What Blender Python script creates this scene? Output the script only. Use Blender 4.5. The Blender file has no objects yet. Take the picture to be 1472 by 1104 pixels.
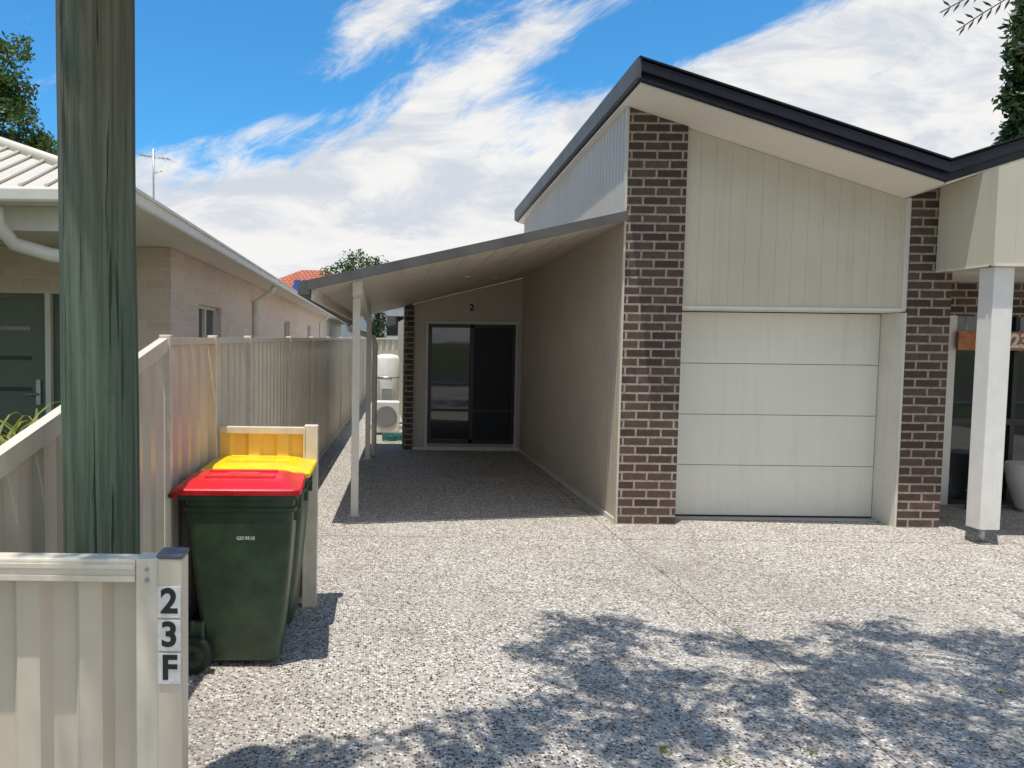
import bpy, bmesh, math, random
from mathutils import Vector, Matrix, noise
random.seed(7)
S = bpy.context.scene
try:
    S.view_settings.view_transform='Standard'; S.view_settings.look='None'; S.view_settings.exposure=0
except Exception as e: print(e)

# ------------------------------------------------------------------ helpers
def group(name, loc=(0,0,0)):
    e=bpy.data.objects.new(name,None); e.location=loc; e.empty_display_size=.2
    S.collection.objects.link(e); return e
def par(o,p):
    if p is not None:
        o.parent=p; o.matrix_parent_inverse=Matrix.Translation(-Vector(p.location))
def mesh(name,verts,faces,mat,parent=None,smooth=False,bevel=0):
    me=bpy.data.meshes.new(name); me.from_pydata([tuple(v) for v in verts],[],faces)
    me.materials.append(mat)
    if smooth:
        for p in me.polygons: p.use_smooth=True
    me.update()
    o=bpy.data.objects.new(name,me); S.collection.objects.link(o); par(o,parent)
    if bevel:
        b=o.modifiers.new('bevel','BEVEL'); b.width=bevel; b.segments=2; b.limit_method='ANGLE'
    return o
HF=[(0,3,2,1),(4,5,6,7),(0,1,5,4),(1,2,6,5),(2,3,7,6),(3,0,4,7)]
def hexa(name,b,t,mat,parent=None,bevel=0):
    return mesh(name,list(b)+list(t),HF,mat,parent,bevel=bevel)
def box(name,x0,x1,y0,y1,z0,z1,mat,parent=None,bevel=0):
    return hexa(name,[(x0,y0,z0),(x1,y0,z0),(x1,y1,z0),(x0,y1,z0)],[(x0,y0,z1),(x1,y0,z1),(x1,y1,z1),(x0,y1,z1)],mat,parent,bevel)
def tube_data(pts,rads,seg=10,cap=True):
    V=[];F=[]
    for i,p in enumerate(pts):
        p=Vector(p)
        d=(Vector(pts[min(i+1,len(pts)-1)])-Vector(pts[max(i-1,0)])).normalized()
        a=d.orthogonal().normalized() if i==0 else (a-d*a.dot(d)).normalized()
        b=d.cross(a)
        for k in range(seg):
            t=2*math.pi*k/seg
            V.append(p+(a*math.cos(t)+b*math.sin(t))*rads[i])
    for i in range(len(pts)-1):
        for k in range(seg):
            F.append((i*seg+k,i*seg+(k+1)%seg,(i+1)*seg+(k+1)%seg,(i+1)*seg+k))
    if cap:
        F.append(tuple(reversed(range(seg)))); F.append(tuple((len(pts)-1)*seg+k for k in range(seg)))
    return V,F
def tube(name,pts,rads,mat,parent=None,seg=12,smooth=True):
    if not isinstance(rads,(list,tuple)): rads=[rads]*len(pts)
    V,F=tube_data(pts,rads,seg)
    o=mesh(name,V,F,mat,parent)
    if smooth:
        for p in o.data.polygons: p.use_smooth=len(p.vertices)==4
    return o
def merge(name,parts,mat,parent=None,smooth=False):
    V=[];F=[]
    for v,f in parts:
        o=len(V); V+=list(v); F+=[tuple(i+o for i in q) for q in f]
    return mesh(name,V,F,mat,parent,smooth=smooth)
def sheet(name,p0,p1,zb,zt,profile,period,mat,parent=None,sgn=1):
    p0=Vector(p0);p1=Vector(p1);L=(p1-p0).length;d=(p1-p0)/L;n=Vector((-d.y,d.x))*sgn
    s=0;cols=[]
    while s<L-1e-6:
        for f,dep in profile:
            q=s+f*period
            if q<L: cols.append((q,dep))
        s+=period
    cols.append((L,cols[-1][1]))
    V=[];F=[]
    for q,dep in cols:
        p=p0+d*q+n*dep
        b=zb(p.x,p.y) if callable(zb) else zb
        t=zt(p.x,p.y) if callable(zt) else zt
        V+=[(p.x,p.y,b),(p.x,p.y,t)]
    for i in range(len(cols)-1): F.append((2*i,2*i+2,2*i+3,2*i+1))
    return mesh(name,V,F,mat,parent)
GROOVE=[(0,0),(.88,0),(.91,-.010),(.97,-.010)]
GROOVEF=[(0,0),(.96,0),(.97,-.003),(.985,-.003)]
RIB=[(0,0),(.36,0),(.5,-.032),(.86,-.032)]

# ------------------------------------------------------------------ materials
class NT:
    def __init__(s,nt): s.nt=nt; s.n=nt.nodes; s.l=nt.links
    def new(s,t,**k):
        x=s.n.new(t)
        for a,b in k.items(): setattr(x,a,b)
        return x
    def put(s,sock,v):
        if hasattr(v,'is_output') or hasattr(v,'links'): s.l.new(v,sock)
        else: sock.default_value=v
    def M(s,op,a,b=None,c=None,clamp=False):
        x=s.new('ShaderNodeMath',operation=op); x.use_clamp=clamp
        s.put(x.inputs[0],a)
        if b is not None: s.put(x.inputs[1],b)
        if c is not None: s.put(x.inputs[2],c)
        return x.outputs[0]
    def ss(s,v,lo,hi,a=0.,b=1.):
        x=s.new('ShaderNodeMapRange',interpolation_type='SMOOTHSTEP')
        s.put(x.inputs['Value'],v); x.inputs['From Min'].default_value=lo; x.inputs['From Max'].default_value=hi
        x.inputs['To Min'].default_value=a; x.inputs['To Max'].default_value=b
        return x.outputs['Result']
    def mix(s,f,a,b,bt='MIX'):
        x=s.new('ShaderNodeMix',data_type='RGBA',blend_type=bt)
        s.put(x.inputs[0],f)
        for i,v in ((6,a),(7,b)):
            if isinstance(v,tuple): v=tuple(v)+((1,) if len(v)==3 else ())
            s.put(x.inputs[i],v)
        return x.outputs[2]
    def noise(s,vec,scale,detail=3,rough=.55,dist=0.):
        x=s.new('ShaderNodeTexNoise'); s.l.new(vec,x.inputs['Vector'])
        x.inputs['Scale'].default_value=scale;x.inputs['Detail'].default_value=detail;x.inputs['Roughness'].default_value=rough;x.inputs['Distortion'].default_value=dist
        return x.outputs['Fac']
    def comb(s,x,y,z=0.):
        c=s.new('ShaderNodeCombineXYZ')
        for i,v in enumerate((x,y,z)): s.put(c.inputs[i],v)
        return c.outputs[0]
def mat(name,rough=.6,metal=0.):
    m=bpy.data.materials.new(name); m.use_nodes=True
    t=NT(m.node_tree); t.b=m.node_tree.nodes['Principled BSDF']; t.m=m
    t.b.inputs['Roughness'].default_value=rough; t.b.inputs['Metallic'].default_value=metal
    tc=t.new('ShaderNodeTexCoord'); t.obj=tc.outputs['Object']
    sp=t.new('ShaderNodeSeparateXYZ'); t.l.new(t.obj,sp.inputs[0]); t.x,t.y,t.z=sp.outputs
    return t
def setc(t,c): t.l.new(c,t.b.inputs['Base Color'])
def bump(t,h,strength=.3,dist=.01):
    b=t.new('ShaderNodeBump'); b.inputs['Strength'].default_value=strength; b.inputs['Distance'].default_value=dist
    t.l.new(h,b.inputs['Height']); t.l.new(b.outputs[0],t.b.inputs['Normal'])
def sc(c,k): return tuple(min(1,v*k) for v in c)
def simple(name,c,rough=.6,amt=.08,scale=3.,bscale=0,bstr=.15,metal=0.,dirt=0.,spec=None):
    t=mat(name,rough,metal)
    n=t.noise(t.obj,scale,4,.6)
    col=t.mix(t.ss(n,.3,.7),sc(c,1-amt),sc(c,1+amt))
    if dirt:
        low=t.ss(t.z,.0,.45,1.,0.); n2=t.noise(t.obj,9,4,.7)
        col=t.mix(t.M('MULTIPLY',t.M('MULTIPLY',low,n2),dirt),col,(.16,.13,.10))
        vs=t.noise(t.comb(t.M('MULTIPLY',t.x,14),t.M('MULTIPLY',t.y,14),t.M('MULTIPLY',t.z,.7)),1.,3,.6)
        col=t.mix(t.ss(vs,.5,.8,0.,.13),col,(.2,.18,.15))
    setc(t,col)
    if bscale: bump(t,t.noise(t.obj,bscale,2,.6),bstr,.004)
    if spec is not None: t.b.inputs['Specular IOR Level'].default_value=spec
    return t.m
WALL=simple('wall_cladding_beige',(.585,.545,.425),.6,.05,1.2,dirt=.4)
WALLS=simple('wall_cladding_shade_tinted',(.55,.49,.405),.6,.05,1.2,dirt=.4)  # darker copy of the beige cladding with carport shade in its colour
DOORM=simple('garage_door_paint',(.76,.74,.645),.45,.025,.8,90,.06,dirt=.25)
TRIM=simple('trim_cream',(.72,.69,.61),.5,.05,3,dirt=.2)
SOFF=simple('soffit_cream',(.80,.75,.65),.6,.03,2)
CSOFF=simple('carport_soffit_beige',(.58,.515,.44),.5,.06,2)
FASC=simple('fascia_dark',(.012,.014,.024),.5,.25,5,spec=.3)
ROOFG=simple('roof_edge_grey',(.12,.115,.11),.5,.15,4,spec=.3)
STEEL=simple('galv_steel',(.42,.43,.44),.35,.15,12,metal=.7)
BLK=simple('black_rubber',(.015,.015,.016),.6,.2,30)
FRAME=simple('window_frame_dark',(.02,.02,.022),.4,.1,5)
FENCE=simple('colorbond_cream',(.60,.535,.425),.32,.06,2.2,dirt=.5)
FENCE_BOUNCE=simple('colorbond_lid_bounce',(.80,.57,.17),.3,.06,2.2,dirt=.4)  # cream sheet coloured yellow to stand for bounce off the bin lid
FENCER=simple('colorbond_rail',(.68,.62,.50),.35,.08,6,dirt=.35)
PIPE=simple('downpipe_white',(.78,.75,.69),.4,.05,5)
LIDR=simple('bin_lid_red',(.68,.012,.018),.30,.14,9,70,.08)
LIDY=simple('bin_lid_yellow',(.90,.60,.006),.30,.10,9,70,.08)
BING=simple('bin_body_green',(.034,.062,.032),.36,.28,7,110,.12)
WHITE=simple('white_paint',(.78,.76,.71),.5,.04,6,dirt=.3)
PLATE=simple('number_plate',(.66,.66,.64),.4,.12,40,metal=.2)
BLACKP=simple('black_print',(.012,.012,.012),.5,.1,9)
WOOD=simple('sign_timber',(.42,.15,.045),.5,.3,22)
BARK=simple('bark',(.10,.075,.055),.9,.35,9,25,.7)
GREEND=simple('door_green',(.115,.145,.100),.4,.06,3)
def glass(name,c=(.012,.014,.016),r=.03):
    t=mat(name,r); t.b.inputs['Base Color'].default_value=c+(1,); t.b.inputs['Specular IOR Level'].default_value=1.
    bump(t,t.noise(t.obj,1.3,2,.5),.05,.02); return t.m
GLASS=glass('dark_glass'); MESHD=simple('security_mesh',(.014,.015,.018),.5,.1,90,spec=.3)

def brick(name,c1,c2,mortar,bw,rh,ms,offx=0.,bs=.5,var=.5):
    t=mat(name,.8)
    v=t.comb(t.M('ADD',t.M('ADD',t.x,t.y),offx),t.z)
    b=t.new('ShaderNodeTexBrick'); t.l.new(v,b.inputs['Vector'])
    b.inputs['Scale'].default_value=1; b.inputs['Brick Width'].default_value=bw; b.inputs['Row Height'].default_value=rh
    b.inputs['Mortar Size'].default_value=ms; b.inputs['Mortar Smooth'].default_value=.15; b.inputs['Bias'].default_value=0
    b.inputs['Color1'].default_value=c1+(1,); b.inputs['Color2'].default_value=c2+(1,); b.inputs['Mortar'].default_value=mortar+(1,)
    n=t.noise(t.obj,35,4,.65); n2=t.noise(t.obj,2.2,3,.6)
    col=t.mix(t.ss(n,.3,.75,0.,var),b.outputs['Color'],sc(c1,.55))
    col=t.mix(t.ss(n2,.55,.8,0.,.25),col,sc(mortar,.8))
    setc(t,col)
    h=t.M('SUBTRACT',t.M('MULTIPLY',n,.25),b.outputs['Fac'])
    bump(t,h,bs,.008); return t.m
BRICK=brick('brick_dark_brown',(.062,.036,.027),(.125,.074,.053),(.40,.355,.30),.245,.086,.0105,.06)
BRICKL=brick('brick_pale_pink',(.70,.55,.44),(.78,.64,.53),(.78,.69,.59),.35,.115,.009,.0,.7,.2)

def ground_aggregate():
    t=mat('exposed_aggregate',.85)
    wob=t.noise(t.obj,40,2,.5)
    v=t.new('ShaderNodeTexVoronoi'); t.l.new(t.obj,v.inputs['Vector']); v.inputs['Scale'].default_value=68; v.inputs['Randomness'].default_value=1
    sep=t.new('ShaderNodeSeparateColor'); t.l.new(v.outputs['Color'],sep.inputs[0])
    r=t.new('ShaderNodeValToRGB'); t.l.new(sep.outputs[0],r.inputs[0])
    e=r.color_ramp; e.interpolation='CONSTANT'
    pal=[(0,(.040,.036,.033)),(.17,(.13,.108,.088)),(.33,(.34,.305,.265)),(.52,(.48,.45,.40)),(.74,(.76,.73,.68)),(.93,(.24,.14,.09))]
    e.elements[0].position=0; e.elements[0].color=pal[0][1]+(1,)
    e.elements[1].position=pal[1][0]; e.elements[1].color=pal[1][1]+(1,)
    for p,c in pal[2:]:
        k=e.elements.new(p); k.color=c+(1,)
    grout=t.ss(v.outputs['Distance'],.42,.62)
    col=t.mix(grout,r.outputs[0],(.40,.37,.325))
    n=t.noise(t.obj,.55,4,.6,.4); col=t.mix(t.ss(n,.43,.72,0.,.38),col,(.21,.185,.16))
    n3=t.noise(t.obj,2.6,5,.7,.6); col=t.mix(t.ss(n3,.57,.73,0.,.48),col,(.20,.135,.09))
    n4=t.noise(t.obj,1.1,3,.6); col=t.mix(t.ss(n4,.55,.75,0.,.25),col,(.62,.595,.54))
    n5=t.noise(t.obj,.9,4,.6,1.2); col=t.mix(t.ss(n5,.60,.72,0.,.30),col,(.14,.13,.12))
    def line(c,pos,w=.005):
        return t.M('LESS_THAN',t.M('ABSOLUTE',t.M('SUBTRACT',c,pos)),w)
    J=None
    for c,pos in ((t.x,2.30),(t.y,6.93),(t.y,9.6),(t.y,3.0),(t.x,5.9)):
        l=line(c,pos); J=l if J is None else t.M('MAXIMUM',J,l)
    col=t.mix(t.M('MULTIPLY',J,.7),col,(.06,.055,.05))
    setc(t,col)
    h=t.M('SUBTRACT',t.M('MULTIPLY',v.outputs['Distance'],-1.),t.M('MULTIPLY',J,2.))
    bump(t,h,.7,.007); return t.m
AGG=ground_aggregate()
t=mat('grass',.9); n=t.noise(t.obj,6,4,.7); n2=t.noise(t.obj,60,3,.7)
c=t.mix(t.ss(n,.35,.65),(.045,.075,.02),(.10,.11,.04)); c=t.mix(t.ss(n2,.4,.7,0.,.6),c,(.03,.045,.015)); setc(t,c); bump(t,n2,.8,.03); GRASS=t.m
t=mat('asphalt',.9); n=t.noise(t.obj,120,3,.7); setc(t,t.mix(n,(.035,.035,.036),(.085,.083,.08))); ASPH=t.m
def pole_mat():
    t=mat('treated_timber',.85)
    v=t.comb(t.M('MULTIPLY',t.x,30),t.M('MULTIPLY',t.y,30),t.M('MULTIPLY',t.z,.8))
    n=t.noise(v,1.,6,.72,.3); n2=t.noise(t.obj,2.0,5,.65,.8); n3=t.noise(t.obj,22,5,.7)
    v2=t.comb(t.M('MULTIPLY',t.x,55),t.M('MULTIPLY',t.y,55),t.M('MULTIPLY',t.z,1.1)); n5=t.noise(v2,1.,3,.6)
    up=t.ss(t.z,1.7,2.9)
    base=t.mix(up,(.042,.070,.046),(.062,.060,.036)); pale=t.mix(up,(.125,.165,.110),(.175,.165,.105))  # dark and pale grain tones, browner towards the top
    c=t.mix(t.ss(n,.35,.65),base,pale)
    c=t.mix(t.ss(n2,.50,.68,0.,.75),c,(.055,.105,.072))
    c=t.mix(t.ss(n3,.55,.72,0.,.55),c,(.15,.12,.08))
    cr=t.ss(n5,.30,.36,1.,0.)
    c=t.mix(t.M('MULTIPLY',cr,.85),c,(.012,.011,.009)); setc(t,c)
    bump(t,t.M('SUBTRACT',t.M('MULTIPLY',n,.7),cr),.8,.009); return t.m
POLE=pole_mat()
def leafmat(name,a,b,tr=.35):
    t=mat(name,.5); n=t.noise(t.obj,1.7,3,.6); n2=t.noise(t.obj,14,2,.6)
    c=t.mix(t.ss(t.M('ADD',t.M('MULTIPLY',n,.6),t.M('MULTIPLY',n2,.4)),.38,.62),a,b); setc(t,c)
    if tr:
        tl=t.new('ShaderNodeBsdfTranslucent'); t.l.new(c,tl.inputs[0])
        mx=t.new('ShaderNodeMixShader'); mx.inputs[0].default_value=tr
        out=[x for x in t.n if x.type=='OUTPUT_MATERIAL'][0]
        t.l.new(t.b.outputs[0],mx.inputs[1]); t.l.new(tl.outputs[0],mx.inputs[2]); t.l.new(mx.outputs[0],out.inputs[0])
    return t.m
LEAF=leafmat('leaf_green',(.035,.080,.015),(.11,.17,.035)); LEAFD=leafmat('leaf_dark',(.018,.050,.015),(.06,.105,.028),.25)
LEAFS=leafmat('leaf_shade_tree',(.05,.085,.02),(.12,.17,.05),.3)
LEAFY=leafmat('leaf_lime',(.12,.17,.02),(.30,.31,.05)); LITTER=simple('dry_leaf',(.16,.09,.05),.8,.4,40)
t=mat('roof_metal_cream',.4); w=t.M('LESS_THAN',t.M('FRACT',t.M('DIVIDE',t.x,.19)),.16)
setc(t,t.mix(t.noise(t.obj,2,4),(.56,.52,.44),(.64,.60,.51))); bump(t,w,1.,.05); ROOFC=t.m
t=mat('roof_tile_red',.8); w=t.new('ShaderNodeTexBrick'); t.l.new(t.comb(t.x,t.y),w.inputs['Vector']); w.inputs['Scale'].default_value=1.
w.inputs['Brick Width'].default_value=.4; w.inputs['Row Height'].default_value=.5; w.inputs['Color1'].default_value=(.42,.10,.05,1); w.inputs['Color2'].default_value=(.52,.15,.08,1); w.inputs['Mortar'].default_value=(.16,.05,.03,1); w.inputs['Mortar Size'].default_value=.05
setc(t,w.outputs[0]); TILE=t.m
t=mat('solar_cell',.12); setc(t,t.mix(t.M('LESS_THAN',t.M('FRACT',t.M('DIVIDE',t.x,1.05)),.06),(.02,.05,.16),(.4,.42,.45))); SOLAR=t.m
BLUEW=simple('render_pale_blue',(.60,.64,.68),.7,.05,2)

# ------------------------------------------------------------------ ground
box('ground',-300,300,-300,500,-.6,-.03,GRASS)
mesh('driveway',[(-1.6,-4,0),(13,-4,0),(13,40,0),(-1.6,40,0)],[(0,1,2,3)],AGG)
mesh('street',[(-80,-14,-.02),(80,-14,-.02),(80,-6,-.02),(-80,-6,-.02)],[(0,1,2,3)],ASPH)
box('kerb',-80,80,-6,-5.75,-.1,.04,simple('kerb_concrete',(.38,.36,.33),.8,.1,5))

# ------------------------------------------------------------------ townhouse
def Sz(x,y):
    return (4.09-.307*(x-2.37) if x<=5.14 else 3.24+.33*(x-5.14))-.07*(y-7.0)
H=group('townhouse',(4,10,0))
XL=2.44
def ptop(name,x0,x1,y0,y1,z0,m,off=.012):
    return hexa(name,[(x0,y0,z0),(x1,y0,z0),(x1,y1,z0),(x0,y1,z0)],[(x,y,Sz(x,y)-off) for x,y in ((x0,y0),(x1,y0),(x1,y1),(x0,y1))],m,H)
ptop('brick_pillar_1',XL+.015,3.02,7.5,7.98,0,BRICK)
ptop('brick_pillar_2',5.2,5.61,7.5,7.98,0,BRICK)
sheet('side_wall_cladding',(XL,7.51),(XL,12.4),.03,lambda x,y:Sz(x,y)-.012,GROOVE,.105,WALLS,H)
box('corner_trim',XL-.008,XL+.012,7.49,7.54,0,4.02,WALL,H)
box('wall_base_trim',XL-.014,XL+.01,7.541,12.38,0,.05,TRIM,H)
sheet('gable_cladding',(3.021,7.54),(5.199,7.54),2.145,lambda x,y:Sz(x,y)-.012,GROOVEF,.15,WALL,H,sgn=-1)
box('gable_corner_trim',5.155,5.199,7.522,7.55,2.13,3.20,TRIM,H)
box('lintel_trim',3.022,5.198,7.528,7.56,2.112,2.143,TRIM,H)
box('opening_head',3.022,5.198,7.562,7.9,2.105,2.14,TRIM,H)
box('door_jamb',5.175,5.199,7.51,7.9,0,2.10,TRIM,H)
box('garage_back',3.03,5.19,7.93,7.95,0,2.6,FRAME,H)
for i in range(4):
    z0=.024+i*.519
    box('garage_door_panel_%d'%(i+1),3.03,5.17,7.85,7.89,z0,z0+.5145,DOORM,H,bevel=.005)
box('garage_door_seal',3.03,5.17,7.845,7.9,.002,.022,BLK,H)
box('garage_threshold',3.03,5.17,7.72,7.84,.002,.010,simple('threshold',(.42,.39,.34),.8),H)
# right porch
box('porch_back_brick',5.62,11,8.7,8.9,2.12,3.2,BRICK,H)
box('porch_side_wall',5.60,5.75,7.98,8.7,0,3.0,BRICK,H)
box('porch_door_frame',6.44,6.53,8.62,8.72,0,2.12,TRIM,H)
box('porch_brick_return',5.75,6.44,8.68,8.9,0,2.12,BRICK,H)
box('porch_glass',6.53,9.5,8.74,8.76,0.05,2.12,GLASS,H)
box('porch_interior',6.0,9.6,9.2,9.25,0,2.6,FRAME,H)
for x in (6.53,7.25,7.9,8.8): box('porch_door_stile',x,x+.05,8.70,8.74,.02,2.12,FRAME,H)
box('porch_door_rail',6.53,9.5,8.695,8.735,.9,.97,FRAME,H)
box('porch_door_sill',6.44,9.5,8.64,8.74,0.002,.05,FRAME,H)
box('porch_end_wall',9.5,9.8,7.0,8.9,0,3.2,WALL,H)
bx0,bx1,by0,by1=5.44,10.5,6.80,7.49
hexa('porch_bulkhead',[(bx0,by0,2.5),(bx1,by0,2.5),(bx1,by1,2.5),(bx0,by1,2.5)],[(x,y,Sz(x,y)-.012) for x,y in ((bx0,by0),(bx1,by0),(bx1,by1),(bx0,by1))],WALL,H)
box('bulkhead_corner_bead',bx0-.004,bx0+.016,by0-.005,by0+.02,2.49,3.30,WALL,H)
box('bulkhead_base',bx0+.017,bx1,by0-.006,by0+.05,2.488,2.51,TRIM,H)
box('bulkhead_side_line',bx0-.004,bx0+.0,by0+.05,by1,2.488,2.505,TRIM,H)
for k in range(10): box('bulkhead_batten',5.62+k*.2,5.626+k*.2,by0-.002,by0,2.53,3.2,WALL,H)
box('porch_ceiling',5.44,10.5,7.5,8.69,2.5,2.53,SOFF,H)
box('porch_post',5.50,5.68,6.86,7.03,.14,2.487,WHITE,H,bevel=.006)
tube('post_stirrup',[(5.59,6.945,0),(5.59,6.945,.15)],.022,STEEL,H)
box('post_foot_plate',5.54,5.64,6.9,6.99,0,.012,STEEL,H)
# roof
def roofpart(name,x0,x1,y0,y1,zlo,zhi,m,sx=None):
    f=lambda x,y:3.24+.33*(x-5.14)-.07*(y-7.0)
    if sx=='L': f=lambda x,y:4.09-.307*(x-2.37)-.07*(y-7.0)
    P=((x0,y0),(x1,y0),(x1,y1),(x0,y1))
    return hexa(name,[(x,y,f(x,y)+zlo) for x,y in P],[(x,y,f(x,y)+zhi) for x,y in P],m,H)
roofpart('roof_left',2.37,5.14,7.0,12.7,.012,.185,FASC,'L')
roofpart('soffit_left',2.385,5.13,7.015,12.6,-.008,.008,SOFF,'L')
roofpart('roof_right',5.142,11.5,7.0,12.7,.012,.185,FASC,'R')
roofpart('soffit_right',5.144,11.4,7.015,12.6,-.008,.008,SOFF,'R')
roofpart('roof_sheet_left',2.35,5.14,6.95,12.72,.19,.205,FASC,'L')
roofpart('roof_sheet_right',5.142,11.5,6.95,12.72,.19,.205,FASC,'R')
roofpart('fascia_gutter_left',2.37,5.14,6.960,6.998,.085,.17,FASC,'L')
roofpart('fascia_gutter_right',5.142,11.5,6.960,6.998,.085,.17,FASC,'R')
roofpart('fascia_bead_left',2.36,5.14,6.972,6.998,.012,.035,FASC,'L')
roofpart('barge_cap',2.335,2.368,6.96,12.7,.02,.19,ROOFG,'L')
def Cz(x,y): return 2.23+.247*(x+.53)-.035*(y-7)
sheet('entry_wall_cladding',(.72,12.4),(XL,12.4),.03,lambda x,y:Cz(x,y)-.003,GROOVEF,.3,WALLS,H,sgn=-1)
box('rear_wall_core',.74,9.5,12.68,20,0,2.2,WALL,H)
box('upper_rear_wall',2.5,9.5,12.42,12.6,0,3.0,WALL,H)
box('brick_quoin',.57,.715,12.33,12.9,0,2.33,BRICK,H)
box('entry_skirt',.72,2.43,12.375,12.4,0,.05,TRIM,H)
box('entry_door_glass',1.0,1.62,12.365,12.375,.18,1.97,GLASS,H)
box('entry_door_screen',1.66,2.29,12.345,12.355,.18,1.97,MESHD,H)
for n_,a in (('stile',(.95,1.0)),('stile',(1.61,1.67)),('stile',(2.28,2.33))): box('entry_door_'+n_,a[0],a[1],12.32,12.38,.12,2.02,FRAME,H)
box('entry_door_head',1.0,2.28,12.32,12.38,1.97,2.02,FRAME,H); box('entry_door_sill',1.0,2.28,12.32,12.38,.12,.18,FRAME,H)
box('entry_door_midrail',1.0,2.28,12.325,12.36,.63,.67,FRAME,H)
box('entry_head_trim',.90,2.40,12.36,12.392,2.03,2.075,TRIM,H)
for x0,x1 in ((.905,.945),(2.335,2.37)): box('entry_side_trim',x0,x1,12.365,12.392,.05,2.03,TRIM,H)
def text(name,body,size,loc,m,parent,extr=.002,off=0.,rot=(math.pi/2,0,0)):
    c=bpy.data.curves.new(name,'FONT'); c.body=body; c.size=size; c.extrude=extr; c.offset=off; c.align_x='CENTER'; c.align_y='CENTER'
    o=bpy.data.objects.new(name,c); o.location=loc; o.rotation_euler=rot; c.materials.append(m); S.collection.objects.link(o); par(o,parent); return o
text('unit_number','2',.15,(1.63,12.39,2.29),BLACKP,H,.01,.004)

# ------------------------------------------------------------------ carport
C=group('carport',(1,9.5,0))
cor=[(-.53,7.0),(2.428,7.45),(2.428,12.66),(-.18,12.66)]
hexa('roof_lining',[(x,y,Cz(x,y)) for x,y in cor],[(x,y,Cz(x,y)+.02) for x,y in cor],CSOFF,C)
hexa('roof_sheet',[(x,y,Cz(x,y)+.022) for x,y in cor],[(x,y,Cz(x,y)+.07) for x,y in cor],ROOFG,C)
a,b=Vector((-.56,6.975)),Vector((2.43,7.43)); 
def strip(name,p,q,w,zf0,zf1,m,parent):
    p=Vector(p);q=Vector(q);d=(q-p).normalized();n=Vector((d.y,-d.x))*w
    P=[p+n,q+n,q,p]
    return hexa(name,[(v.x,v.y,zf0(v.x,v.y)) for v in P],[(v.x,v.y,zf1(v.x,v.y)) for v in P],m,parent)
strip('front_barge',a,b,.03,lambda x,y:Cz(x,y)-.01,lambda x,y:Cz(x,y)+.08,ROOFG,C)
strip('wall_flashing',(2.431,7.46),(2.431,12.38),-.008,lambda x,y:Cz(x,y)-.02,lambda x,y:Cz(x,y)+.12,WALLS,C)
strip('side_gutter',(-.54,7.0),(-.20,12.6),-.11,lambda x,y:Cz(-.53,y)-.05,lambda x,y:Cz(-.53,y)+.07,ROOFG,C)
strip('gutter_fascia',(-.50,7.03),(-.17,12.6),-.03,lambda x,y:Cz(x,y)-.10,lambda x,y:Cz(x,y)-.002,TRIM,C)
strip('beam',(-.16,7.25),(-.05,12.6),.09,lambda x,y:Cz(x,y)-.13,lambda x,y:Cz(x,y)-.003,TRIM,C)
for k in range(1,9):
    x=-.3+.3*k
    yf=7.0+(x+.53)*.152+.06
    strip('lining_joint_%d'%k,(x,yf),(x,12.33),.012,lambda X,Y:Cz(X,Y)-.006,lambda X,Y:Cz(X,Y)-.001,CSOFF,C)
box('post_1',-.165,-.09,7.66,7.735,0,2.19,TRIM,C,bevel=.004)
box('post_2',-.04,.035,11.32,11.395,0,2.05,TRIM,C,bevel=.004)
for px_,py_ in ((-.1275,7.6975),(-.0025,11.3575)): box('post_base_plate',px_-.06,px_+.06,py_-.06,py_+.06,.001,.008,STEEL,C)
tube('downpipe',[(-.32,11.6,2.0),(-.30,11.6,1.92),(.06,11.62,1.80),(.09,11.62,1.70),(.09,11.62,0.02)],.04,PIPE,C)
tube('downlight',[(1.2,9.6,Cz(1.2,9.6)-.012),(1.2,9.6,Cz(1.2,9.6)-.001)],.05,WHITE,C)
tube('ceiling_sensor',[(1.75,10.9,Cz(1.75,10.9)-.012),(1.75,10.9,Cz(1.75,10.9)-.001)],.05,WHITE,C)

# ------------------------------------------------------------------ neighbour brick house
B=group('brick_house',(-6,30,0))
WX=-2.2
ops=[(10.0,11.5,1.35,2.2),(20.0,21.4,1.35,2.2),(27.5,29,1.35,2.2),(34,35.5,1.35,2.2),(43,45,1.35,2.2)]
yy=8.6
for i,(y0,y1,z0,z1) in enumerate(ops):
    box('side_wall_%d'%i,WX-.2,WX,yy,y0,0,2.76,BRICKL,B)
    box('side_sill_wall_%d'%i,WX-.2,WX,y0,y1,0,z0,BRICKL,B); box('side_head_wall_%d'%i,WX-.2,WX,y0,y1,z1,2.76,BRICKL,B)
    box('window_glass_%d'%i,WX-.13,WX-.12,y0,y1,z0,z1,GLASS,B)
    for a0,a1 in ((y0,y0+.05),((y0+y1)/2-.03,(y0+y1)/2+.03),(y1-.05,y1)): box('window_frame_%d'%i,WX-.118,WX-.07,a0,a1,z0,z1,WHITE,B)
    box('window_frame_top_%d'%i,WX-.119,WX-.072,y0,y1,z1-.04,z1,WHITE,B); box('window_sill_%d'%i,WX-.118,WX+.03,y0,y1,z0-.0,z0+.04,TRIM,B)
    yy=y1
box('side_wall_end',WX-.2,WX,yy,60,0,2.76,BRICKL,B)
fy=8.6
box('front_wall_r',-2.62,WX-.2,fy,fy+.2,0,2.76,BRICKL,B)
box('front_wall_head',-9,-2.62,fy,fy+.2,2.24,2.76,BRICKL,B)
box('front_wall_mid',-3.36,-2.95+.0,fy,fy+.2,0,2.24,BRICKL,B)
box('front_window',-2.95,-2.62,fy+.1,fy+.12,0,2.24,GLASS,B)
box('front_window_frame',-2.66,-2.62,fy+.03,fy+.1,0,2.24,FRAME,B)
box('front_door',-4.45,-3.62,fy+.06,fy+.1,.1,2.2,GREEND,B,bevel=.004)
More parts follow.
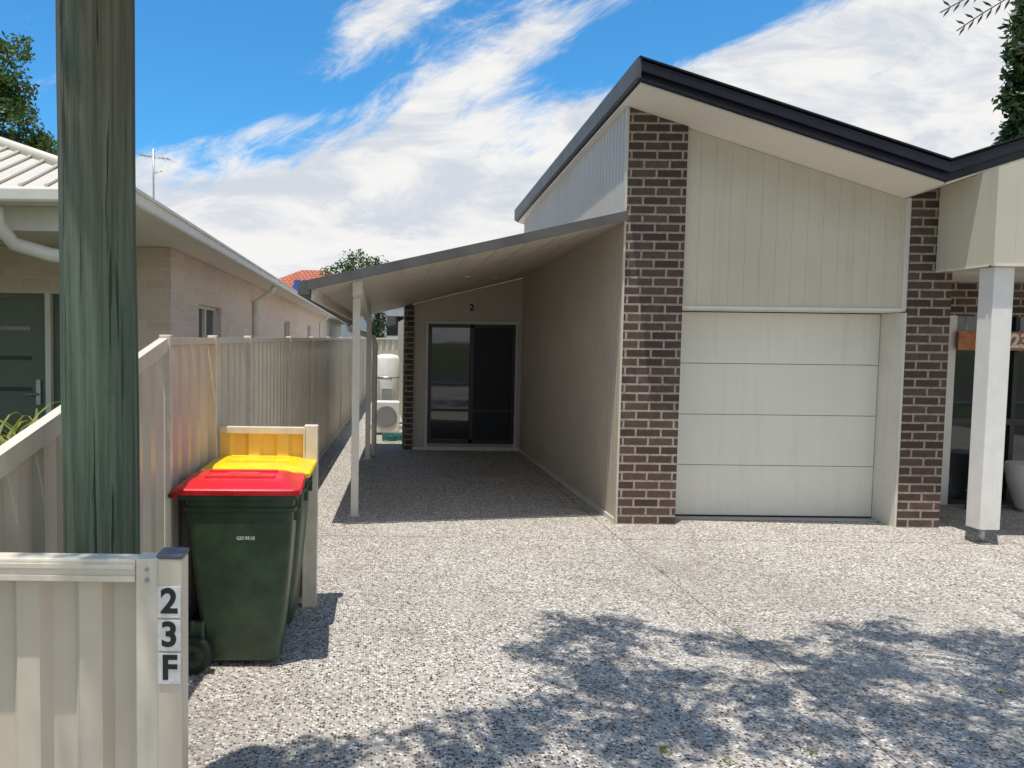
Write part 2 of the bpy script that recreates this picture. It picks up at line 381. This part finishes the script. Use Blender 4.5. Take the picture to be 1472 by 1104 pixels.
for z in (.65,1.15,1.5,1.83): box('door_glass_slot',-4.3,-3.78,fy+.05,fy+.062,z,z+.045,GLASS,B)
box('door_frame_r',-3.60,-3.54,fy+.0,fy+.1,0,2.24,TRIM,B)
box('door_sidelight',-3.54,-3.36,fy+.08,fy+.1,0,2.24,GREEND,B)
box('front_wall_left',-9,-4.47,fy,fy+.2,0,2.24,BRICKL,B)
box('door_lock_plate',-3.72,-3.67,fy+.03,fy+.058,1.0,1.28,STEEL,B)
tube('door_handle',[(-3.70,fy+.03,1.12),(-3.70,fy-.02,1.12),(-3.82,fy-.02,1.12)],.012,STEEL,B)
ex,ey=-1.80,5.7
mesh('eaves_soffit',[(-12,ey,2.765),(ex,ey,2.765),(ex,60.4,2.765),(-12,60.4,2.765)],[(0,3,2,1)],SOFF,B)
box('front_beam',-12,-2.2,5.95,6.1,2.58,2.762,TRIM,B)
box('side_gutter',ex-.02,ex+.10,ey-.1,60.4,2.74,2.85,TRIM,B,bevel=.02)
box('front_gutter',-12,ex-.022,ey-.1,ey+.02,2.74,2.85,TRIM,B,bevel=.02)
box('gutter_lip',ex+.10,ex+.115,ey-.1,60.4,2.83,2.855,TRIM,B)
hw=5.1; rz=2.86+.42*hw
mesh('roof',[(-12,ey,2.86),(ex,ey,2.86),(ex,60.4,2.86),(-12,60.4,2.86),(-6.9,ey+hw,rz),(-6.9,60.4-hw,rz)],[(0,1,4),(1,2,5,4),(2,3,5),(3,0,4,5)],ROOFC,B)
k=0
while k<22:   # standing ribs of the metal roof on the front hip
    xr=ex-.19*(k+1)
    if xr<-6.8: break
    run=ex-xr
    tube('roof_rib_%d'%k,[(xr,ey,2.875),(xr,ey+run,2.875+.42*run)],.014,ROOFC,B,6); k+=1
tube('hip_cap',[(ex,ey,2.88),(-6.9,ey+hw,rz+.02)],.05,ROOFC,B)
tube('front_downpipe',[(-2.75,5.72,2.72),(-2.75,5.75,2.60),(-2.72,5.95,2.48),(-2.45,6.0,2.40),(-2.05,6.0,2.36)],.055,PIPE,B)
tube('downpipe_1',[(ex-.0,14.6,2.74),(ex-.05,14.6,2.62),(WX+.06,14.6,2.45),(WX+.05,14.6,0)],.05,PIPE,B)
tube('downpipe_2',[(ex-.0,34,2.74),(ex-.05,34,2.62),(WX+.06,34,2.45),(WX+.05,34,0)],.05,PIPE,B)
A=group('tv_antenna',(-5,18,4))
tube('mast',[(-5,18,4.1),(-5,18,6.05)],.022,STEEL,A,8)
tube('boom',[(-5.35,18.1,5.93),(-4.6,17.9,5.80)],.014,STEEL,A,6)
for k in range(7):
    x=-5.33+.12*k; z=5.93-.021*k
    tube('element_%d'%k,[(x,17.7,z-.02),(x+.04,18.35,z+.02)],.006,STEEL,A,5)
tube('side_arm',[(-5,18,5.5),(-4.8,18,5.55)],.012,STEEL,A,6)

# ------------------------------------------------------------------ fences
def LX(y): return -1.298+.0525*y
F1=group('metal_fence',(-1,12,0))
ys=[4.12,5.1,6.21,8.3,10.2,12.3,14.6,16.9,19.2,21.5,24]
for i in range(len(ys)-1):
    sheet('panel_%d'%i,(LX(ys[i]),ys[i]+.03),(LX(ys[i+1]),ys[i+1]-.03),.04,1.75,RIB,.19,FENCE,F1,sgn=-1)
    strip('top_rail_%d'%i,(LX(ys[i])+.02,ys[i]+.03),(LX(ys[i+1])+.02,ys[i+1]-.03),-.045,lambda x,y:1.745,lambda x,y:1.785,FENCER,F1)
    strip('bottom_rail_%d'%i,(LX(ys[i])+.02,ys[i]+.03),(LX(ys[i+1])+.02,ys[i+1]-.03),-.045,lambda x,y:.01,lambda x,y:.07,FENCER,F1)
for i,y in enumerate(ys): box('post_%d'%i,LX(y)-.03,LX(y)+.03,y-.028,y+.028,0,1.80,FENCER,F1,bevel=.004)
F2=group('metal_fence',(-1.2,3,0))
rk=lambda x,y:1.36+.218*(y-2.15)
sheet('panel',(LX(2.17),2.17),(LX(4.08),4.08),.04,lambda x,y:rk(x,y)-.05,RIB,.19,FENCE,F2,sgn=-1)
strip('top_rail',(LX(2.17)+.02,2.17),(LX(4.085)+.02,4.085),-.045,lambda x,y:rk(x,y)-.075,lambda x,y:rk(x,y),FENCER,F2)
F3=group('metal_fence',(-2,2.1,0))
sheet('panel',(-3.6,2.12),(-.635,2.12),.02,1.14,RIB,.175,FENCE,F3,sgn=-1)
box('top_rail',-3.6,-.632,2.085,2.145,1.125,1.185,FENCER,F3,bevel=.006)
box('top_rail_lip',-3.6,-.632,2.078,2.084,1.125,1.14,FENCER,F3)
box('top_rail_lip_upper',-3.6,-.632,2.078,2.084,1.16,1.172,FENCER,F3)
box('end_channel',-.631,-.568,2.082,2.148,0,1.188,FENCER,F3,bevel=.004)
box('end_post',-.566,-.498,2.06,2.135,0,1.195,FENCE,F3,bevel=.006)
box('post_cap',-.568,-.496,2.058,2.137,1.196,1.207,simple('cap_grey',(.10,.10,.12),.5),F3,bevel=.003)
tube('screw',[(-.60,2.082,1.13),(-.60,2.075,1.13)],.006,STEEL,F3,8)
tube('screw2',[(-.60,2.082,1.16),(-.60,2.075,1.16)],.005,STEEL,F3,8)
F4=group('metal_fence',(-.7,5.1,0))
sheet('panel',(LX(5.1)+.05,5.1),(-.425,5.1),.04,1.17,RIB,.19,FENCE_BOUNCE,F4,sgn=-1)
box('top_rail',LX(5.1)+.05,-.425,5.075,5.125,1.155,1.20,FENCER,F4,bevel=.004)
box('post',-.42,-.33,5.06,5.14,0,1.215,FENCER,F4,bevel=.004)
box('post_flange',-.425,-.415,5.05,5.15,0,1.2,FENCER,F4)
F5=group('metal_fence',(2,24,0))
sheet('panel',(-1,24.1),(8,24.1),.04,1.75,RIB,.19,FENCE,F5,sgn=-1)
box('top_rail',-1,8,24.07,24.13,1.74,1.79,FENCER,F5)

SG=group('house_number_sign',(-.532,2.05,1))
for i,ch in enumerate('23F'):
    zc=1.078-i*.092
    box('plate_%d'%i,-.564,-.501,2.055,2.0585,zc-.043,zc+.043,PLATE,SG,bevel=.001)
    text('digit_%d'%i,ch,.094,(-.5325,2.0545,zc),BLACKP,SG,.0006,.0028)
SG2=group('house_number_sign',(6.8,8.5,1.75))
box('board',6.50,7.75,8.55,8.58,1.74,1.95,WOOD,SG2,bevel=.006)
text('digits','23F',.21,(7.22,8.545,1.84),WHITE,SG2,.006,.008)
for x in (6.6,7.6): tube('hanger',[(x,8.565,1.95),(x,8.6,2.12)],.006,STEEL,SG2,6)

# ------------------------------------------------------------------ utility pole
P=group('utility_pole',(-.91,2.62,0))
pts=[];rad=[]
for i in range(17):
    z=i*.2; pts.append((-.912+.004*math.sin(z*1.7),2.62+.003*math.cos(z),z)); rad.append(.127-.0015*z+.0012*math.sin(z*5))
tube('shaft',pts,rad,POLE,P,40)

# ------------------------------------------------------------------ wheelie bins
def rrect(x0,x1,y0,y1,r,z,k=5):
    o=[]
    for cx,cy,a in ((x1-r,y1-r,0),(x0+r,y1-r,90),(x0+r,y0+r,180),(x1-r,y0+r,270)):
        for i in range(k+1):
            t=math.radians(a+90*i/k); o.append((cx+r*math.cos(t),cy+r*math.sin(t),z))
    return o
def loft(rings):
    n=len(rings[0]);V=[v for r in rings for v in r];F=[]
    for i in range(len(rings)-1):
        for k in range(n): F.append((i*n+k,i*n+(k+1)%n,(i+1)*n+(k+1)%n,(i+1)*n+k))
    F.append(tuple(reversed(range(n)))); F.append(tuple((len(rings)-1)*n+k for k in range(n)))
    return V,F
def bin_(cx,cy,rot,lid,label=True):
    g=group('wheelie_bin',(cx,cy,0)); T=Matrix.Translation((cx,cy,0))@Matrix.Rotation(rot,4,'Z')
    def add(name,vf,m,bev=0,smooth=False):
        o=mesh(name,[T@Vector(v) for v in vf[0]],vf[1],m,g,bevel=bev)
        if smooth:
            for p in o.data.polygons: p.use_smooth=len(p.vertices)==4
        return o
    R=[]
    for z,x0,x1,w,r in ((.035,-.17,.225,.19,.05),(.06,-.185,.24,.202,.06),(.25,-.205,.256,.212,.06),(.5,-.235,.280,.224,.06),(.75,-.262,.298,.236,.055),(.86,-.275,.306,.241,.05),
                        (.865,-.285,.318,.249,.05),(.885,-.286,.319,.250,.05),(.89,-.278,.309,.243,.05),(.925,-.282,.312,.245,.05),(.93,-.315,.328,.258,.05),(.955,-.316,.33,.259,.05),(.958,-.29,.32,.245,.05)):
        R.append(rrect(x0,x1,-w,w,r,z))
    add('body',loft(R),BING,0,True).modifiers.new('es','EDGE_SPLIT').split_angle=math.radians(40)
    L=[]
    for z,x0,x1,w,r in ((.957,-.325,.345,.266,.05),(.982,-.328,.350,.268,.05),(.990,-.322,.343,.262,.05),(.992,-.295,.30,.235,.05),(1.014,-.265,.26,.205,.08),(1.022,-.21,.21,.16,.09)):
        L.append(rrect(x0,x1,-w,w,r,z))
    o=add('lid',loft(L),lid,0,True); o.modifiers.new('es','EDGE_SPLIT').split_angle=math.radians(35)
    for k in (-.09,.09): add('lid_rib',loft([rrect(-.2,.2,k-.02,k+.02,.015,1.015),rrect(-.19,.19,k-.015,k+.015,.012,1.034)]),lid,.003)
    add('lid_logo_plate',loft([rrect(-.08,.10,-.05,.05,.02,1.018),rrect(-.08,.10,-.05,.05,.02,1.028)]),lid,.002)
    for s in (-1,1):
        add('hinge_arm',loft([rrect(-.36,-.30,s*.19-.02,s*.19+.02,.012,.925),rrect(-.36,-.30,s*.19-.02,s*.19+.02,.012,.968)]),lid,.004)
        add('skirt_rib',loft([rrect(.27,.325,s*.15-.006,s*.15+.006,.005,.80),rrect(.30,.325,s*.15-.006,s*.15+.006,.005,.928)]),BING)
        y0=s*.245; y1=s*.295
        for nm,rr,ya,yb,m in (('tyre',.1,y0,y1,BLK),('hub',.062,y1,y1+s*.004,BING),('hub_cap',.025,y1+s*.004,y1+s*.012,BLK)):
            V,F=tube_data([(-.225,ya,.1),(-.225,yb,.1)],[rr,rr],28); add(nm,(V,F),m,.006 if nm=='tyre' else 0)
        add('wheel_housing',loft([rrect(-.26,-.17,s*.21-.03,s*.21+.03,.02,.06),rrect(-.25,-.17,s*.21-.02,s*.21+.02,.015,.26)]),BING,.004)
    V,F=tube_data([(-.225,-.25,.1),(-.225,.25,.1)],[.012,.012],10); add('axle',(V,F),STEEL)
    V,F=tube_data([(-.352,-.22,.945),(-.352,.22,.945)],[.014,.014],12); add('handle_bar',(V,F),BING)
    if label:
        t=text('serial_label','G019510',.026,(0,0,0),WHITE,g,.0003,.0003)
        M0=T@Matrix.Translation((.05,-.2358,.72))@Matrix.Rotation(math.radians(90-2.7),4,'X')
        t.location=M0.translation; t.rotation_euler=M0.to_euler()
    return g
bin_(-.705,4.31,math.radians(2),LIDR)
bin_(-.685,4.835,math.radians(-1),LIDY,False)

# ------------------------------------------------------------------ things behind carport
W=group('hot_water_tank',(.36,15.4,0))
tube('tank',[(.36,15.4,.10),(.36,15.4,.14),(.36,15.4,1.38),(.36,15.4,1.44),(.36,15.4,1.47)],[.22,.25,.25,.22,.1],WHITE,W,32)
box('base_slab',.05,.70,15.1,15.7,0,.08,simple('slab',(.4,.38,.35),.9),W)
tube('band',[(.36,15.4,1.0),(.36,15.4,1.03)],.256,STEEL,W,32)
box('control_box',.26,.46,15.12,15.17,.5,.8,STEEL,W); tube('pipe',[(.14,15.12,.1),(.14,15.12,.9),(.2,15.2,.95)],.015,STEEL,W,8)
AC=group('air_conditioner',(.35,14.5,0))
box('casing',.12,.58,14.2,14.5,.05,.62,WHITE,AC,bevel=.02); tube('fan_ring',[(.33,14.195,.34),(.33,14.185,.34)],.2,STEEL,AC,28); tube('fan_guard',[(.33,14.184,.34),(.33,14.18,.34)],.17,simple('guard_grey',(.25,.25,.25)),AC,28)
HS=group('garden_hose',(.5,13.4,0)); hp=[]
for i in range(160):
    a=i*.3; hp.append((.42+(.16+.02*math.sin(i*.9))*math.cos(a),13.4+(.16+.02*math.sin(i*.9))*math.sin(a),.02+.0006*i))
tube('coil',hp,.012,simple('hose_green',(.02,.16,.13),.4),HS,6)
PT=group('plant_pot',(7.35,8.35,0))
tube('pot',[(7.22,8.3,0),(7.22,8.3,.05),(7.22,8.3,.3),(7.22,8.3,.48),(7.22,8.3,.52)],[.13,.16,.24,.27,.26],WHITE,PT,32)
PT2=group('paint_tin',(6.62,8.35,0)); tube('tin',[(6.62,8.35,0),(6.62,8.35,.2)],.08,simple('tin_blue',(.05,.16,.22),.4),PT2,20); tube('rim',[(6.62,8.35,.2),(6.62,8.35,.21)],.085,STEEL,PT2,20)

# background houses
K=group('tiled_house',(-5,70,0))
box('walls',-12,1.5,68,80,0,5.0,BLUEW,K)
mesh('roof',[(-12.6,67.4,5.0),(2.0,67.4,5.0),(2.0,80.6,5.0),(-12.6,80.6,5.0),(-6.5,74,8.1),(-4.2,74,8.1)],[(0,1,5,4),(1,2,5),(2,3,4,5),(3,0,4)],TILE,K)
def rp(x,u): return (x,67.4+u,5.0+u*3.1/6.6+.12)
mesh('solar_panels',[rp(-6.9,.6),rp(-1.8,.6),rp(-3.0,4.0),rp(-6.9,4.0)],[(0,1,2,3)],SOLAR,K)
K2=group('rendered_house',(3,42,0))
box('walls',.4,12,40,50,0,3.5,BLUEW,K2); box('gutter',.2,12.2,39.6,39.8,3.4,3.55,WHITE,K2)
mesh('roof',[(.1,39.6,3.5),(12.3,39.6,3.5),(12.3,50.4,3.5),(.1,50.4,3.5),(5.5,45,4.6),(7,45,4.6)],[(0,1,5,4),(1,2,5),(2,3,4,5),(3,0,4)],ROOFG,K2)
box('window',.9,2.3,39.97,39.99,1.9,2.9,GLASS,K2)

# ------------------------------------------------------------------ vegetation
def leafquads(V,F,c,rad,n,size,asp=.5,flat=1.):
    for _ in range(n):
        d=Vector((random.gauss(0,1),random.gauss(0,1),random.gauss(0,1)*flat)); 
        d=d.normalized()*rad*(random.random()**.5)
        p=Vector(c)+d
        u=Vector((random.gauss(0,1),random.gauss(0,1),random.gauss(0,.7))).normalized(); w=u.orthogonal().normalized()
        w=(Matrix.Rotation(random.random()*6.28,3,u)@w)*size*asp*.5; s=random.uniform(.6,1.2); u=u*size*.5*s; w*=s
        i=len(V); V+=[p-u,p+w,p+u,p-w]; F.append((i,i+1,i+2,i+3))
def tree(name,base,top,blobs,nclump,cr,nleaf,size,m,tr=.2,flat=.8):
    g=group(name,base); V=[];F=[]; parts=[]
    b=Vector(base);tp=Vector(top)
    parts.append(tube_data([b,b.lerp(tp,.4)+Vector((.1,0,0)),tp],[tr,tr*.75,tr*.4],10))
    for (c,r) in blobs:
        c=Vector(c); parts.append(tube_data([b.lerp(tp,.55),b.lerp(tp,.55).lerp(c,.5)+Vector((0,0,.1)),c],[tr*.45,tr*.25,tr*.08],7))
        for _ in range(nclump):
            d=Vector((random.gauss(0,1),random.gauss(0,1),random.gauss(0,1))).normalized()*r*random.uniform(.45,1.0)
            d.z*=flat
            leafquads(V,F,c+d,cr*random.uniform(.6,1.2),nleaf,size)
    merge('trunk',parts,BARK,g,True); mesh('crown',V,F,m,g)
    return g
tree('gum_tree',(-11.3,22,0),(-11.1,22,7.5),[((-10.9,22,9.4),1.45),((-10.6,21.6,7.7),1.25),((-12.1,22,10.0),1.6),((-9.8,22.3,7.1),.75),((-11.7,22.5,7.0),1.5),((-10.3,22,8.6),.9)],32,.40,60,.17,LEAF)
tree('gum_tree',(-.9,52,0),(-.8,52,5.5),[((-.6,52,6.6),1.3),((-1.9,52,5.9),1.2),((.5,52,6.3),1.1),((-.9,52,5.2),1.8),((1.0,52,5.2),.9)],26,.5,40,.22,LEAF,.22)
def cypress(base,h,r,n,size,cl=.35):
    g=group('cypress_tree',base); V=[];F=[]
    merge('trunk',[tube_data([base,(base[0],base[1],base[2]+h*.95)],[r*.3,.03],8)],BARK,g)
    for i in range(n):
        z=random.uniform(.02,1)*h; k=r*min(1,(1-z/h)*3+.12)*random.uniform(.35,1.0); a=random.random()*6.28
        leafquads(V,F,(base[0]+k*math.cos(a),base[1]+k*math.sin(a),base[2]+z),cl,26,size,.5,1.6)
    mesh('foliage',V,F,LEAFD,g)
cypress((17.3,20,0),13.5,1.0,1700,.24,.30)
cypress((.35,30,0),3.3,.35,120,.12,.2)
g=group('strappy_plant',(-2.1,4.3,0)); V=[];F=[]
for k in range(90):
    a=random.random()*6.28; L=random.uniform(.4,.75); b0=Vector((-2.05+random.uniform(-.25,.2),4.3+random.uniform(-.3,.3),random.uniform(.85,1.1)))
    d=Vector((math.cos(a),math.sin(a),0)); s=Vector((-d.y,d.x,0))*.013
    for j in range(6):
        u=j/5; p=b0+d*L*u*.8+Vector((0,0,L*(1.1*u-.75*u*u))); w=s*(1-u*.85)
        V+=[p-w,p+w]
        if j: i=len(V)-4; F.append((i,i+1,i+3,i+2))
mesh('blades',V,F,LEAFY,g); merge('stems',[tube_data([(-2.12,4.3,0),(-2.15,4.3,.9)],[.04,.03],8)],BARK,g)
g=group('garden_shrub',(-3.2,5.2,0)); V=[];F=[]
for k in range(50): leafquads(V,F,(-3.1+random.gauss(0,.35),5.2+random.gauss(0,.25),.55+random.gauss(0,.22)),.18,40,.08)
mesh('foliage',V,F,LEAF,g); merge('stems',[tube_data([(-3.1,5.2,0),(-3.1,5.2,.6)],[.05,.02],8)],BARK,g)

# shade tree over the driveway (behind / above the camera)
SX,SY=.14,.18
g=group('shade_tree',(6.2,-2.6,0)); parts=[];V=[];F=[]
hub=Vector((5.6,-1.8,3.6))
parts.append(tube_data([(6.2,-2.6,0),(6.1,-2.4,1.8),hub],[.26,.2,.17],14))
limbs=[]
for tgt in ((-.6,1.6,5.4),(.6,2.8,5.2),(1.6,3.4,5.6),(3.0,3.5,5.0),(4.2,3.3,5.4),(2.4,1.4,6.2),(5.6,2.6,5.6),(.4,.4,6.0)):
    tv=Vector(tgt); pl=[]
    for j in range(9):
        u=j/8; p=hub.lerp(tv,u)+Vector((.18*math.sin(u*7+tgt[0]),.18*math.cos(u*6+tgt[1])*u,.9*math.sin(u*3.1)*.6)); pl.append(p)
    pl[0]=hub
    parts.append(tube_data(pl,[.085*(1-.90*j/8) for j in range(9)],8)); limbs+=pl[2:]
bp=[(-1.2,2.4),(-.5,3.1),(-.2,3.5),(.1,3.55),(.35,3.68),(.6,3.95),(.8,4.25),(.95,4.6),(1.25,5.05),(1.7,5.1),(2.0,4.85),(2.35,4.62),(2.7,4.85),(3.2,5.1),(3.8,5.0),(4.5,5.15),(7,4.9)]
def ymax(x):
    for (x0,y0),(x1,y1) in zip(bp,bp[1:]):
        if x0<=x<=x1: return y0+(y1-y0)*(x-x0)/(x1-x0)
    return 0
cnt=0;tries=0
while cnt<900 and tries<12000:
    tries+=1
    gx=random.uniform(-.8,5.4); gy=random.uniform(2.0,5.15)
    if gy>ymax(gx)-.12: continue
    if noise.noise(Vector((gx*2.0,gy*3.0,3.1)))<-.17: continue
    z=random.uniform(4.4,6.0); c=Vector((gx-SX*z,gy-SY*z,z)); cnt+=1
    near=min(limbs,key=lambda q:(q-c).length)
    mid=near.lerp(c,.5)+Vector((random.uniform(-.1,.1),random.uniform(-.1,.1),.1))
    if cnt%2: parts.append(tube_data([near,mid,c],[.014,.009,.004],4))
    leafquads(V,F,c,random.uniform(.07,.19),48,.066,.5,.6)
def frond(p0,p1,n=16,ll=.08):
    p0=Vector(p0);p1=Vector(p1); d=(p1-p0); L=d.length; dn=d.normalized()
    side=(Vector((0,1,.25))).cross(dn).normalized()
    pl=[p0+d*(k/6)+Vector((0,0,.10*L*math.sin(k/6*3.14))) for k in range(7)]
    parts.append(tube_data(pl,[.003]*7,5))
    for k in range(n):
        u=k/n; q=p0+d*u+Vector((0,0,.10*L*math.sin(u*3.14)))
        for s in (-1,1):
            l=side*s*ll*(1-.5*u)+dn*ll*.5; w=dn*.009
            i=len(V); V.extend([q,q+l*.5-w,q+l,q+l*.5+w]); F.append((i,i+1,i+2,i+3))
tw=Vector((3.62,3.95,3.66))
near=min(limbs,key=lambda q:(q-tw).length)
parts.append(tube_data([near,near.lerp(tw,.5)+Vector((.05,.1,.05)),tw],[.02,.014,.008],6))
for p1 in ((2.86,4.0,3.47),(3.02,4.1,3.42),(3.18,4.0,3.31),(3.32,4.05,3.26),(3.42,3.9,3.33),(3.15,3.9,3.48),(3.5,4.1,3.25)): frond(tw,p1)
merge('branches',parts,BARK,g,True); mesh('crown',V,F,LEAFS,g)

V=[];F=[]
for k in range(420):
    x=random.uniform(-.4,5.5); y=random.uniform(2.6,7.2)
    if random.random()<.35: y=random.uniform(2.6,4.5)
    a=random.random()*6.28; s=random.uniform(.006,.016); u=Vector((math.cos(a),math.sin(a),random.uniform(-.2,.3)))*s; w=Vector((-math.sin(a),math.cos(a),.1))*s*.45
    p=Vector((x,y,.009)); i=len(V); V+=[p-u,p+w,p+u,p-w]; F.append((i,i+1,i+2,i+3))
mesh('leaf_litter',V,F,LITTER)
# small weeds in the joints
g=group('weeds',(1.7,3.3,0)); V=[];F=[]
for (wx,wy) in ((1.32,3.28),(1.55,3.22),(1.95,3.3),(2.31,4.7),(2.30,5.9),(-.55,5.6),(-.6,6.6),(-.62,8.0),(3.3,3.9)):
    leafquads(V,F,(wx,wy,.012),.035,16,.022,.5,.3)
mesh('leaves',V,F,LEAFY,g)

# ------------------------------------------------------------------ sun, sky
sd=Vector((-SX,-SY,1)).normalized()
sun=bpy.data.lights.new('sun','SUN'); sun.energy=4.7; sun.angle=math.radians(.5); sun.color=(1,.945,.87)
so=bpy.data.objects.new('sun',sun); so.rotation_euler=(-sd).to_track_quat('-Z','Y').to_euler(); so.location=(0,0,20); S.collection.objects.link(so)
w=bpy.data.worlds.new('World'); S.world=w; w.use_nodes=True
try: w.cycles.sampling_method='MANUAL'; w.cycles.sample_map_resolution=512
except Exception as ex_: print(ex_)
t=NT(w.node_tree); bg=w.node_tree.nodes['Background']
sk=t.new('ShaderNodeTexSky'); sk.sky_type='NISHITA'; sk.sun_disc=False; sk.sun_elevation=math.asin(sd.z); sk.sun_rotation=math.atan2(sd.x,sd.y)%(2*math.pi)
sk.air_density=1.0; sk.dust_density=.3; sk.ozone_density=2.0
tc=t.new('ShaderNodeTexCoord'); sp=t.new('ShaderNodeSeparateXYZ'); t.l.new(tc.outputs['Generated'],sp.inputs[0]); x,y,z=sp.outputs
yy=t.M('MAXIMUM',y,.25); a=t.M('DIVIDE',x,yy); e=t.M('DIVIDE',z,yy)
th=math.radians(30)
s_=t.M('ADD',t.M('MULTIPLY',a,math.cos(th)),t.M('MULTIPLY',e,math.sin(th)))
q_=t.M('SUBTRACT',t.M('MULTIPLY',e,math.cos(th)),t.M('MULTIPLY',a,math.sin(th)))
n1=t.noise(t.comb(t.M('MULTIPLY',s_,3.2),t.M('MULTIPLY',q_,8.),.7),1.,7,.62,.5)
n2=t.noise(t.comb(t.M('MULTIPLY',s_,9),t.M('MULTIPLY',q_,26.),2.1),1.,6,.68,.6)
n3=t.noise(t.comb(t.M('MULTIPLY',a,5.),t.M('MULTIPLY',e,14.),5.),1.,6,.62,.4)
def blob(px,py,L,W,ang,amp):
    cx=(px-530)/1112; cy=(485-py)/1112; th=math.radians(ang)
    da=t.M('SUBTRACT',a,cx); de=t.M('SUBTRACT',e,cy)
    s=t.M('ADD',t.M('MULTIPLY',da,math.cos(th)/L),t.M('MULTIPLY',de,math.sin(th)/L))
    q=t.M('SUBTRACT',t.M('MULTIPLY',de,math.cos(th)/W),t.M('MULTIPLY',da,math.sin(th)/W))
    r=t.M('ADD',t.M('MULTIPLY',s,s),t.M('MULTIPLY',q,q))
    return t.M('MULTIPLY',t.M('EXPONENT',t.M('MULTIPLY',r,-1.)),amp)
den=t.M('ADD',t.M('MULTIPLY',t.M('SUBTRACT',n1,.5),1.1),t.M('MULTIPLY',t.M('SUBTRACT',n2,.5),1.1))
den=t.M('ADD',den,.11)
den=t.M('ADD',den,t.ss(e,.17,.265,.52,0.)); den=t.M('ADD',den,t.ss(e,.08,.2,.2,0.))
den=t.M('ADD',den,t.ss(y,-.3,.1,.35,0.))  # unseen extra cloud behind the camera, added as fill for the front walls
hh=t.M('SUBTRACT',t.M('MULTIPLY',t.M('SUBTRACT',a,.315),.388),t.M('MULTIPLY',t.M('SUBTRACT',e,.319),.922))
den=t.M('ADD',den,t.M('MULTIPLY',t.ss(hh,-.03,.05),t.ss(a,.1,.3,.15,.65)))
for b in ((700,110,.25,.042,37,.55),(540,40,.13,.038,38,.55),(640,205,.24,.045,10,.34),(390,190,.09,.016,12,.38),(300,90,.16,.10,20,-.25),(840,80,.09,.032,35,-.28),(660,160,.08,.016,30,-.2),(1040,30,.1,.03,25,-.25)):
    den=t.M('ADD',den,blob(*b))
mask=t.ss(den,.12,.66)
ccol=t.mix(t.ss(n3,.36,.60),(4.35,4.65,5.15),(6.15,6.1,6.0))
skc=t.mix(1.,sk.outputs[0],(.34,.91,1.22),'MULTIPLY')
fin=t.mix(mask,skc,ccol); t.l.new(fin,bg.inputs[0]); bg.inputs[1].default_value=.15

# ------------------------------------------------------------------ camera
cam=bpy.data.cameras.new('camera'); co=bpy.data.objects.new('camera',cam); S.collection.objects.link(co)
cam.sensor_width=36; cam.lens=36*1112/1472; cam.shift_x=206/1472; cam.shift_y=-5/1472; cam.clip_end=2000; cam.clip_start=.05
co.matrix_world=Matrix.Translation((0,0,1.8))@Matrix.Rotation(math.radians(90-3.2),4,'X')@Matrix.Rotation(math.radians(.7),4,'Z')
S.camera=co
